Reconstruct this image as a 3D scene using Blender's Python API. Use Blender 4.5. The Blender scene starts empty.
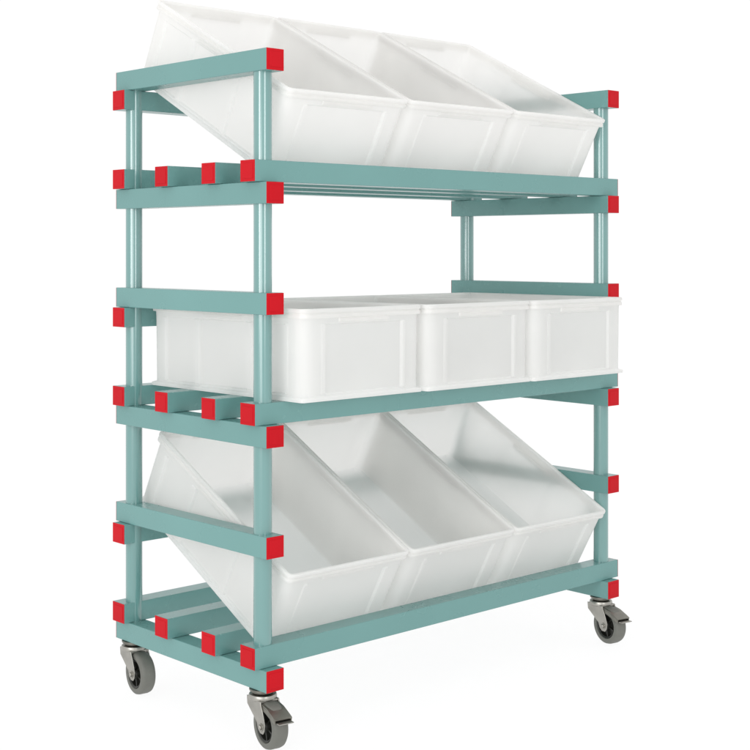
import bpy, bmesh, math, random
from mathutils import Vector, Matrix

sc = bpy.context.scene
COL = sc.collection
random.seed(4)
FLOOR = 0.0375            # survey height of the floor: everything is lowered by this

# ------------------------------------------------------------------ materials
def mat(name, color, rough=0.4, metal=0.0, noise=0.03, nscale=9.0, bump=0.0, bscale=300.0, translucent=0.0, spec=0.5, stretch=None, coat=0.0, vary=0.0):
    m = bpy.data.materials.new(name); m.use_nodes = True
    nt = m.node_tree; N = nt.nodes; Lk = nt.links
    p = N['Principled BSDF']; out = N['Material Output']
    tc = N.new('ShaderNodeTexCoord'); mp = N.new('ShaderNodeMapping')
    Lk.new(tc.outputs['Object'], mp.inputs[0])
    if stretch: mp.inputs['Scale'].default_value = stretch
    nz = N.new('ShaderNodeTexNoise'); nz.inputs['Scale'].default_value = nscale; nz.inputs['Detail'].default_value = 5
    Lk.new(mp.outputs[0], nz.inputs['Vector'])
    rp = N.new('ShaderNodeValToRGB')
    e = rp.color_ramp.elements
    e[0].position, e[1].position = 0.3, 0.7
    e[0].color = (*[c * (1 - noise) for c in color], 1); e[1].color = (*[min(1, c * (1 + noise)) for c in color], 1)
    Lk.new(nz.outputs['Fac'], rp.inputs[0])
    colour = rp.outputs[0]
    if vary:                      # small batch-to-batch difference between pieces
        oi = N.new('ShaderNodeObjectInfo'); hs = N.new('ShaderNodeHueSaturation'); vr = N.new('ShaderNodeMapRange')
        vr.inputs['To Min'].default_value = 1 - vary; vr.inputs['To Max'].default_value = 1 + vary * 0.5
        Lk.new(oi.outputs['Random'], vr.inputs['Value']); Lk.new(vr.outputs[0], hs.inputs['Value']); Lk.new(colour, hs.inputs['Color'])
        colour = hs.outputs[0]
    Lk.new(colour, p.inputs['Base Color'])
    mr = N.new('ShaderNodeMapRange'); mr.inputs['To Min'].default_value = rough * 0.8; mr.inputs['To Max'].default_value = rough * 1.25
    Lk.new(nz.outputs['Fac'], mr.inputs['Value']); Lk.new(mr.outputs[0], p.inputs['Roughness'])
    p.inputs['Metallic'].default_value = metal
    p.inputs['Specular IOR Level'].default_value = spec
    if coat:
        p.inputs['Coat Weight'].default_value = coat; p.inputs['Coat Roughness'].default_value = 0.17
    if bump:
        n2 = N.new('ShaderNodeTexNoise'); n2.inputs['Scale'].default_value = bscale; n2.inputs['Detail'].default_value = 3
        Lk.new(mp.outputs[0], n2.inputs['Vector'])
        b = N.new('ShaderNodeBump'); b.inputs['Strength'].default_value = bump; b.inputs['Distance'].default_value = 0.002
        Lk.new(n2.outputs['Fac'], b.inputs['Height']); Lk.new(b.outputs[0], p.inputs['Normal'])
    if translucent:
        t = N.new('ShaderNodeBsdfTranslucent'); Lk.new(colour, t.inputs['Color'])
        mx = N.new('ShaderNodeMixShader'); mx.inputs[0].default_value = translucent
        Lk.new(p.outputs[0], mx.inputs[1]); Lk.new(t.outputs[0], mx.inputs[2]); Lk.new(mx.outputs[0], out.inputs['Surface'])
    return m

TEAL = mat('teal_polymer', (0.134, 0.287, 0.275), 0.27, noise=0.03, nscale=5, bump=0.02, bscale=120, vary=0.05)
TUBE = mat('teal_tube', (0.120, 0.268, 0.257), 0.19, noise=0.02, nscale=5, spec=0.85, coat=0.9)
RED = mat('red_plastic', (0.50, 0.004, 0.011), 0.45, noise=0.05, nscale=14, bump=0.05, bscale=160, spec=0.12, vary=0.06)
CRATE = mat('white_polyethylene', (0.960, 0.956, 0.948), 0.34, noise=0.012, nscale=6, bump=0.03, bscale=140, translucent=0.72, spec=0.35)
ZINC = mat('zinc_plate', (0.36, 0.35, 0.32), 0.34, metal=1.0, noise=0.14, nscale=30, bump=0.05, bscale=250)
DARKM = mat('dark_zinc', (0.21, 0.205, 0.18), 0.40, metal=0.9, noise=0.2, nscale=40, bump=0.08)
TYRE = mat('grey_rubber', (0.130, 0.132, 0.116), 0.55, noise=0.08, nscale=40, bump=0.08)
MARK = mat('faded_red_paint', (0.22, 0.045, 0.04), 0.6, noise=0.35, nscale=300, spec=0.2)
HUB = mat('black_polymer', (0.014, 0.015, 0.012), 0.45, noise=0.15, nscale=40)

# ------------------------------------------------------------------ helpers
def link(name, me, parent=None):
    o = bpy.data.objects.new(name, me); COL.objects.link(o)
    if parent: o.parent = parent
    return o

def mesh_obj(name, bm, m, parent=None, bevel=0.0, seg=2, angle=40):
    bmesh.ops.recalc_face_normals(bm, faces=bm.faces)
    me = bpy.data.meshes.new(name); bm.to_mesh(me); bm.free()
    me.materials.append(m)
    for f in me.polygons: f.use_smooth = True
    me.set_sharp_from_angle(angle=math.radians(angle))
    o = link(name, me, parent)
    if bevel:
        b = o.modifiers.new('bevel', 'BEVEL'); b.width = bevel; b.segments = seg
        b.limit_method = 'ANGLE'; b.angle_limit = math.radians(35); b.harden_normals = True
    return o

def box(bm, x0, x1, y0, y1, z0, z1):
    v = [bm.verts.new((x, y, z)) for z in (z0, z1) for y in (y0, y1) for x in (x0, x1)]
    for f in ((0, 1, 3, 2), (4, 6, 7, 5), (0, 4, 5, 1), (1, 5, 7, 3), (3, 7, 6, 2), (2, 6, 4, 0)):
        bm.faces.new([v[i] for i in f])

def lathe(bm, prof, axis='z', n=40, center=(0, 0, 0), closed=False):
    """prof: list of (radius, height) swept round the axis."""
    rings = []
    for r, h in prof:
        ring = []
        for k in range(n):
            a = 2 * math.pi * k / n
            c, s = r * math.cos(a), r * math.sin(a)
            p = (c, s, h) if axis == 'z' else (h, c, s)
            ring.append(bm.verts.new(Vector(p) + Vector(center)))
        rings.append(ring)
    m = len(rings)
    for i in range(m if closed else m - 1):
        a, b = rings[i], rings[(i + 1) % m]
        for k in range(n):
            bm.faces.new((a[k], a[(k + 1) % n], b[(k + 1) % n], b[k]))
    if not closed:
        bm.faces.new(rings[0][::-1]); bm.faces.new(rings[-1])

def prism(bm, pts, x0, x1):
    """outline pts (y,z) extruded along x."""
    a = [bm.verts.new((x0, y, z)) for y, z in pts]; b = [bm.verts.new((x1, y, z)) for y, z in pts]
    bm.faces.new(a); bm.faces.new(b[::-1]); n = len(pts)
    for i in range(n): bm.faces.new((a[i], a[(i + 1) % n], b[(i + 1) % n], b[i]))

def copy_tree(o, parent=None):
    c = o.copy(); COL.objects.link(c)
    if parent: c.parent = parent
    for ch in list(o.children): copy_tree(ch, c)
    return c

def thing(name, label, cat, loc, group=None):
    o = bpy.data.objects.new(name, None); COL.objects.link(o)
    o.location = loc; o.empty_display_size = 0.05
    o['label'] = label; o['category'] = cat
    if group: o['group'] = group
    return o

# ------------------------------------------------------------------ rack
L, W = 1.2438, 0.600          # outside of the end frames
RW, RH = 0.0487, 0.0479       # width and height of the end rails
XW, XH = 0.0518, 0.0479       # width and height of the long rails
X0, X1 = -0.016, 1.267        # ends of the long rails
LV = dict(S1=0.1612, G1=0.4516, S2=0.6924, G2=0.9823, S3=1.2248, G3=1.5155)
LV = {k: v - FLOOR for k, v in LV.items()}
YB = (0.0208, 0.1657, 0.3531, 0.5377)     # front edges of the four long rails of a shelf
CAP = 0.0009

rack = thing('shelf_trolley', 'teal three-tier plastic rack on castors with red rail ends, holding nine white crates', 'shelf rack', (0, 0, 0))

def rail_mesh(length, w, h):
    bm = bmesh.new(); box(bm, 0, length, 0, w, 0, h); return bm
def cap_mesh(w, h):
    # thin plug: a flush flange with a shallow raised square in the middle
    bm = bmesh.new()
    box(bm, -CAP, 0, 0.0003, w - 0.0003, 0.0003, h - 0.0003)
    box(bm, -CAP - 0.0007, -CAP + 0.0004, 0.007, w - 0.007, 0.007, h - 0.007)
    return bm

def make_rail(name, length, w, h):
    r = mesh_obj(name, rail_mesh(length - 2 * CAP, w, h), TEAL, rack, 0.0016, 2)
    a = mesh_obj('end_cap', cap_mesh(w, h), RED, r, 0.0003, 1)
    b = mesh_obj('end_cap', cap_mesh(w, h), RED, r, 0.0003, 1)
    b.location = (length - 2 * CAP, w, 0); b.rotation_euler = (0, 0, math.pi)
    return r

proto = make_rail('shelf_rail', X1 - X0, XW, XH); used = False
for lv in ('S1', 'S2', 'S3'):
    for y in YB:
        r = copy_tree(proto) if used else proto; used = True
        r.location = (X0 + CAP, y, LV[lv] + RH + 0.0004)
guard = make_rail('guard_rail', X1 - X0, XW, XH); used = False
for lv in ('G1', 'G2', 'G3'):
    r = copy_tree(guard) if used else guard; used = True
    r.location = (X0 + CAP, YB[3], LV[lv] - XH - 0.0004)
cross = make_rail('end_rail', W, RW, RH); used = False
for lv in LV:
    for x in (RW, L):
        r = copy_tree(cross) if used else cross; used = True
        r.rotation_euler = (0, 0, math.pi / 2); r.location = (x, CAP, LV[lv])

bm = bmesh.new()
R = 0.0205
zb, zt = LV['S1'] + 0.012, LV['G3'] + 0.030
lathe(bm, [(R, zb), (R, zt)], n=64)
post = mesh_obj('post', bm, TUBE, rack)
for i, (x, y) in enumerate([(RW / 2, 0.0440), (RW / 2, 0.5560), (L - RW / 2, 0.0440), (L - RW / 2, 0.5560)]):
    p = post if i == 0 else copy_tree(post)
    p.location = (x, y, 0)

# --------------------------------------------------------------- castors
CH = LV['S1']                 # height of a castor
WR, WT = 0.050, 0.036         # wheel radius and width
def make_castor(brake):
    # housing: swivel head and the two cheeks of the fork
    bm = bmesh.new()
    ztop = CH - 0.016
    lathe(bm, [(0.030, ztop + 0.004), (0.0315, ztop), (0.0315, ztop - 0.006), (0.027, ztop - 0.010)], n=36)
    yw, zw = -0.036, WR
    prof = [(0.029, ztop - 0.004), (0.027, ztop - 0.022), (-0.016, zw + 0.006), (-0.022, zw - 0.008), (-0.032, zw - 0.0145), (-0.043, zw - 0.0145),
            (-0.050, zw - 0.006), (-0.052, zw + 0.008), (-0.040, ztop - 0.022), (-0.033, ztop - 0.010), (-0.031, ztop - 0.004)]
    for s in (-1, 1):
        xa, xb = s * 0.0215, s * 0.0245
        prism(bm, prof, min(xa, xb), max(xa, xb))
    # bridge joining the cheeks under the head
    box(bm, -0.0214, 0.0214, -0.030, 0.028, ztop - 0.0095, ztop - 0.0045)
    c = mesh_obj('castor', bm, ZINC, rack, 0.0012, 2)
    bm = bmesh.new()
    lathe(bm, [(0.0290, CH - 0.0050), (0.0300, CH - 0.0042), (0.0300, CH - 0.0004)], n=36)
    lathe(bm, [(0.022, CH - 0.0115), (0.026, CH - 0.008), (0.026, CH - 0.0052)], n=32)
    mesh_obj('mounting_plate', bm, DARKM, c, 0.0008, 1)
    # tyre
    bm = bmesh.new(); h = WT / 2
    lathe(bm, [(0.034, -h + 0.003), (0.036, -h), (0.045, -h), (0.0485, -h + 0.003), (WR, -h + 0.009), (WR, h - 0.009), (0.0485, h - 0.003),
               (0.045, h), (0.036, h), (0.034, h - 0.003)], 'x', 56, (0, yw, zw), closed=True)
    mesh_obj('tyre', bm, TYRE, c, angle=50)
    # hub disc, spokes and bearing
    bm = bmesh.new()
    lathe(bm, [(0.0338, -h + 0.012), (0.0338, h - 0.012)], 'x', 40, (0, yw, zw))
    lathe(bm, [(0.0338, -h + 0.002), (0.0335, -h + 0.001), (0.030, -h + 0.003), (0.029, -h + 0.0119), (0.0338, -h + 0.0121)], 'x', 40, (0, yw, zw), closed=True)
    lathe(bm, [(0.0338, h - 0.002), (0.0335, h - 0.001), (0.030, h - 0.003), (0.029, h - 0.0119), (0.0338, h - 0.0121)], 'x', 40, (0, yw, zw), closed=True)
    lathe(bm, [(0.011, -h - 0.001), (0.012, -h + 0.001), (0.012, h - 0.001), (0.011, h + 0.001)], 'x', 28, (0, yw, zw))
    for s in (-1, 1):
        for k in range(6):
            a = k * math.pi / 3 + 0.3
            n0 = len(bm.verts)
            xa, xb = sorted((s * (h - 0.013), s * (h - 0.004)))
            box(bm, xa, xb, 0.009, 0.031, -0.0016, 0.0016)
            bm.verts.ensure_lookup_table()
            bmesh.ops.transform(bm, matrix=Matrix.Translation((0, yw, zw)) @ Matrix.Rotation(a, 4, 'X'), verts=bm.verts[n0:])
    mesh_obj('wheel_hub', bm, HUB, c)
    # axle bolt
    bm = bmesh.new()
    lathe(bm, [(0.0052, -0.0300), (0.0062, -0.0290), (0.0062, -0.0240), (0.0062, 0.0240), (0.0062, 0.0285), (0.0052, 0.0295)], 'x', 6, (0, yw, zw))
    lathe(bm, [(0.0088, -0.0258), (0.0088, 0.0258)], 'x', 24, (0, yw, zw))
    mesh_obj('axle_bolt', bm, ZINC, c, 0.0005, 1)
    if brake:
        # bent sheet pedal over the trailing side of the wheel
        bm = bmesh.new()
        line = [(-0.014, ztop - 0.0095), (-0.036, ztop - 0.0098), (-0.056, ztop - 0.0135), (-0.080, ztop - 0.0230), (-0.092, ztop - 0.0285)]
        th = 0.003
        up = line; dn = [(y + 0.001, z - th) for y, z in line][::-1]
        prism(bm, up + dn, -0.0215, 0.0215)
        for s in (-1, 1):
            xa, xb = sorted((s * 0.0216, s * 0.0190))
            prism(bm, [(-0.020, ztop - 0.0128), (-0.036, ztop - 0.0130), (-0.056, ztop - 0.0168), (-0.080, ztop - 0.0262), (-0.091, ztop - 0.0314), (-0.089, ztop - 0.039), (-0.072, ztop - 0.033), (-0.046, ztop - 0.024), (-0.026, ztop - 0.022)], xa, xb)
        pd = mesh_obj('brake_pedal', bm, DARKM, c, 0.0006, 1)
        # the light lip of the pedal, a second sheet bent outwards
        bm = bmesh.new()
        prism(bm, [(-0.078, ztop - 0.0285), (-0.092, ztop - 0.0345), (-0.105, ztop - 0.0345), (-0.105, ztop - 0.0370), (-0.092, ztop - 0.0375), (-0.078, ztop - 0.0315)], -0.0180, 0.0180)
        mesh_obj('pedal_lip', bm, ZINC, c, 0.0005, 1)
        bm = bmesh.new()
        d = Vector((0, -0.020, -0.0037)).normalized(); nrm = Vector((0, -d.z, d.y)); nrm = nrm if nrm.z > 0 else -nrm
        o0 = Vector((0, -0.037, ztop - 0.0100))
        vs = [o0 + Vector((x, 0, 0)) + d * t + nrm * q for q in (0.0002, 0.0008) for t, x in ((0.002, -0.012), (0.002, -0.002), (0.014, -0.002), (0.014, -0.012))]
        v = [bm.verts.new(p) for p in vs]
        for f in ((0, 1, 2, 3), (4, 5, 6, 7), (0, 1, 5, 4), (1, 2, 6, 5), (2, 3, 7, 6), (3, 0, 4, 7)): bm.faces.new([v[i] for i in f])
        mesh_obj('brake_mark', bm, MARK, c)
    return c
front_castor = make_castor(True); front_castor.location = (RW / 2, 0.044, 0)
front_castor.rotation_euler = (0, 0, math.radians(-9))
rear_castor = make_castor(False); rear_castor.location = (RW / 2, 0.556, 0); rear_castor.rotation_euler = (0, 0, math.radians(-7))
c = copy_tree(front_castor); c.location = (L - RW / 2, 0.044, 0); c.rotation_euler = (0, 0, math.radians(-10))
c = copy_tree(rear_castor); c.location = (L - RW / 2, 0.556, 0)

# ------------------------------------------------------------------ crates
CW, CD, CHT = 0.3745, 0.580, 0.205        # outside of the rim
def ring_points(inset_fn, z, rc, ulists, narc=6):
    """closed outline; inset_fn(side,u) gives how far the wall stands inside the rim's outline."""
    hw, hd = CW / 2, CD / 2
    pts = []
    # sides: 0 front (-y), 1 right (+x), 2 back (+y), 3 left (-x)
    frames = [((0, -hd), (1, 0), hw), ((hw, 0), (0, 1), hd), ((0, hd), (-1, 0), hw), ((-hw, 0), (0, -1), hd)]
    for s, (c, t, half) in enumerate(frames):
        n = (t[1], -t[0])         # outward normal
        for u in ulists[s]:
            i = inset_fn(s, u)
            pts.append((c[0] + t[0] * u - n[0] * i, c[1] + t[1] * u - n[1] * i, z))
        i = inset_fn(s, None)
        # corner arc towards the next side
        cu = half - i - rc
        c2 = (c[0] + t[0] * cu - n[0] * (i + rc), c[1] + t[1] * cu - n[1] * (i + rc))
        for k in range(narc + 1):
            a = (math.pi / 2) * k / narc
            dx = n[0] * math.cos(a) + t[0] * math.sin(a); dy = n[1] * math.cos(a) + t[1] * math.sin(a)
            pts.append((c2[0] + dx * rc, c2[1] + dy * rc, z))
    return pts

def skin(bm, rings, close_first=False, close_last=False):
    rs = [[bm.verts.new(p) for p in r] for r in rings]
    n = len(rs[0])
    for a, b in zip(rs, rs[1:]):
        for k in range(n): bm.faces.new((a[k], a[(k + 1) % n], b[(k + 1) % n], b[k]))
    if close_first: bm.faces.new(rs[0][::-1])
    if close_last: bm.faces.new(rs[-1])

S = 0.003
FP = [(-0.118, 0.118)]                                   # recessed panel of the short walls, between two ribs
SP = [(-0.226, -0.110), (-0.090, 0.090), (0.110, 0.226)]  # recessed panels of the long walls
RIB = 0.011
def spans(s): return FP if s % 2 == 0 else SP
def ulist(s):
    half = (CW if s % 2 == 0 else CD) / 2
    out = {-half + 0.034, half - 0.034}
    for a, b in spans(s):
        for v in (a, b): out |= {v - 0.0017, v + 0.0017}
        for v in (a - RIB, b + RIB): out |= {v - 0.0017, v + 0.0017}
    out = sorted(out); keep = [out[0]]
    for v in out[1:]:
        if v - keep[-1] > 0.0008: keep.append(v)
    return keep
us = [ulist(s) for s in range(4)]
PZ = (0.016, 0.170)
def body_inset(z):
    def fn(s, u):
        base = 0.0045
        if z < 0.0005: base = 0.0024
        elif z < 0.0045: base = 0.0008
        elif z < 0.0085: base = 0.0010
        else: base = 0.0050 - 0.0015 * (z / CHT)
        if u is not None and PZ[0] + S / 2 - 1e-6 <= z <= PZ[1] - S / 2 + 1e-6:
            for a, b in spans(s):
                if a + 0.001 < u < b - 0.001: base += 0.0030
                elif a - RIB + 0.001 < u < b + RIB - 0.001: base -= 0.0026
        return base
    return fn
def const(i): return lambda s, u: i

def make_crate():
    t = bpy.data.objects.new('storage_crate', None); COL.objects.link(t); t.empty_display_size = 0.05
    bm = bmesh.new()
    rings = []
    for z, rc in ((0, 0.006), (0.003, 0.007), (0.008, 0.007), (0.011, 0.022), (PZ[0] - S / 2, 0.025), (PZ[0] + S / 2, 0.025), (PZ[1] - S / 2, 0.025), (PZ[1] + S / 2, 0.025), (CHT - 0.024, 0.024), (CHT - 0.004, 0.014)):
        rings.append(ring_points(body_inset(z), z, rc, us))
    # inside of the wall, down to the floor of the crate
    for z, i, rc in ((CHT - 0.004, 0.0085, 0.0075), (CHT - 0.03, 0.0090, 0.016), (0.020, 0.0115, 0.020), (0.011, 0.0135, 0.020), (0.0075, 0.0200, 0.018)):
        rings.append(ring_points(const(i), z, rc, us))
    skin(bm, rings, True, True)
    mesh_obj('body', bm, CRATE, t, 0.0010, 2, 45)
    # rim: a double-lipped flange capping the wall
    bm = bmesh.new()
    prof = [(0.0090, CHT - 0.0060), (0.0045, CHT - 0.0215), (0.0012, CHT - 0.0215), (0.0005, CHT - 0.0205), (0.0005, CHT - 0.0150), (0.0012, CHT - 0.0135), (0.0030, CHT - 0.0125),
            (0.0030, CHT - 0.0095), (0.0006, CHT - 0.0085), (0.0, CHT - 0.0075), (0.0, CHT - 0.0015), (0.0012, CHT), (0.0075, CHT), (0.0090, CHT - 0.0015)]
    skin(bm, [ring_points(const(i), z, 0.0155 - i, us) for i, z in prof + prof[:1]])
    bmesh.ops.remove_doubles(bm, verts=bm.verts, dist=1e-6)
    mesh_obj('rim', bm, CRATE, t, angle=50)
    # grip ledges hanging under the rim of both short walls
    for k in range(4):
        half = CD / 2 if k % 2 == 0 else CW / 2
        bm = bmesh.new()
        box(bm, -0.078, 0.078, -half + 0.0012, -half + 0.0092, CHT - 0.0310, CHT - 0.0218)
        g = mesh_obj('grip', bm, CRATE, t, 0.0022, 3)
        g.rotation_euler = (0, 0, k * math.pi / 2)
    return t

src = make_crate(); used = False
def crate(x0, y0, z0, tilt, label, yaw=0.0):
    """x0,y0,z0: bottom front left corner"""
    global used
    o = copy_tree(src) if used else src; used = True
    a = math.radians(tilt)
    o.rotation_euler = (a, 0, math.radians(yaw))
    o.location = (x0 + CW / 2, y0 + CD / 2 * math.cos(a), z0 + CD / 2 * math.sin(a))
    o['label'] = label; o['category'] = 'crate'; o['group'] = 'white plastic crates on the rack'

XS = (0.062, 0.4400, 0.8165)
T3 = LV['S3'] + RH + XH; T2 = LV['S2'] + RH + XH; T1 = LV['S1'] + RH + XH
WHO = ('at the near end post of the rack', 'between two other crates', 'at the far right post of the rack')
for i, x in enumerate(XS):
    crate(x, 0.093, T3 - 0.0250, 27.1, 'white crate tilted forward on the top tier, ' + WHO[i], (0.10, -0.12, 0.08)[i])
for i, x in enumerate((0.0615, 0.4430, 0.8185)):
    crate(x, -0.042 + (0.0, -0.008, -0.015)[i], T2 + 0.0012, 0, 'white crate standing level on the middle shelf, ' + WHO[i], (0.6, 0.15, -0.12)[i])
for i, x in enumerate(XS):
    crate(x, 0.094, T1 - 0.0330, 28.0, 'white crate tilted forward on the bottom tier, ' + WHO[i], (0.12, 0.0, -0.12)[i])

# ------------------------------------------------------------------ floor: added translucent sheet, white world shines up through it to thin the shadows
bm = bmesh.new()
v = [bm.verts.new(p) for p in ((-40, -40, 0), (40, -40, 0), (40, 40, 0), (-40, 40, 0))]
bm.faces.new(v)
fm = bpy.data.materials.new('lit_through_white'); fm.use_nodes = True
nt = fm.node_tree; N = nt.nodes; Lk = nt.links
N.remove(N['Principled BSDF'])
df = N.new('ShaderNodeBsdfDiffuse'); tr = N.new('ShaderNodeBsdfTranslucent'); mx = N.new('ShaderNodeMixShader')
nz = N.new('ShaderNodeTexNoise'); nz.inputs['Scale'].default_value = 3
rp = N.new('ShaderNodeValToRGB'); rp.color_ramp.elements[0].color = (0.985, 0.985, 0.985, 1); rp.color_ramp.elements[1].color = (1, 1, 1, 1)
Lk.new(nz.outputs['Fac'], rp.inputs[0])
Lk.new(rp.outputs[0], df.inputs[0]); Lk.new(rp.outputs[0], tr.inputs[0])
mx.inputs[0].default_value = 0.9
Lk.new(df.outputs[0], mx.inputs[1]); Lk.new(tr.outputs[0], mx.inputs[2]); Lk.new(mx.outputs[0], N['Material Output'].inputs['Surface'])
fl = mesh_obj('floor', bm, fm); fl['kind'] = 'structure'
fl.location.z = -0.0005

# ------------------------------------------------------------------ light
w = bpy.data.worlds.new('World'); sc.world = w; w.use_nodes = True
bg = w.node_tree.nodes['Background']; bg.inputs[0].default_value = (1, 1, 1, 1); bg.inputs[1].default_value = 1.03

def lamp(name, loc, target, sx, sy, radiance, color=(1, 1, 1)):
    l = bpy.data.lights.new(name, 'AREA'); l.shape = 'RECTANGLE'; l.size = sx; l.size_y = sy
    l.energy = radiance * sx * sy * math.pi; l.color = color
    o = bpy.data.objects.new(name, l); COL.objects.link(o); o.location = loc
    o.rotation_euler = (Vector(target) - Vector(loc)).to_track_quat('-Z', 'Y').to_euler()
    return o
lamp('fill_softbox', (-4.3, -2.3, 3.3), (0.5, 0.2, 0.5), 2.0, 1.5, 1.5)  # added fill to brighten the crates, high enough to miss the posts' reflections
lamp('fill_softbox', (-4.6, -2.9, 0.95), (0.5, 0.3, 0.5), 2.4, 1.6, 3.4)  # added low fill that brightens the insides of the bottom crates
lamp('strip_light', (-4.9, -1.0, 1.60), (0.0, 0.0, 1.60), 1.35, 1.75, 7.5)
lamp('strip_light', (-1.0, -4.85, 1.60), (0.0, 0.0, 1.60), 1.20, 1.75, 5.8)

# ------------------------------------------------------------------ camera
cam = bpy.data.cameras.new('camera'); co = bpy.data.objects.new('camera', cam); COL.objects.link(co)
co.location = (-1.8846, -2.3777, 1.1271 - FLOOR)
co.rotation_euler = (math.pi / 2, 0, -0.7478)
cam.sensor_width = 36; cam.sensor_fit = 'HORIZONTAL'
cam.lens = 1395.76 / 750 * 36
cam.shift_y = (248.41 - 375) / 750
cam.clip_start = 0.05; cam.clip_end = 300
sc.camera = co
sc.view_settings.view_transform = 'Standard'; sc.view_settings.look = 'None'
sc.view_settings.exposure = 0; sc.view_settings.gamma = 1
sc.cycles.max_bounces = 14; sc.cycles.diffuse_bounces = 8; sc.cycles.transmission_bounces = 8
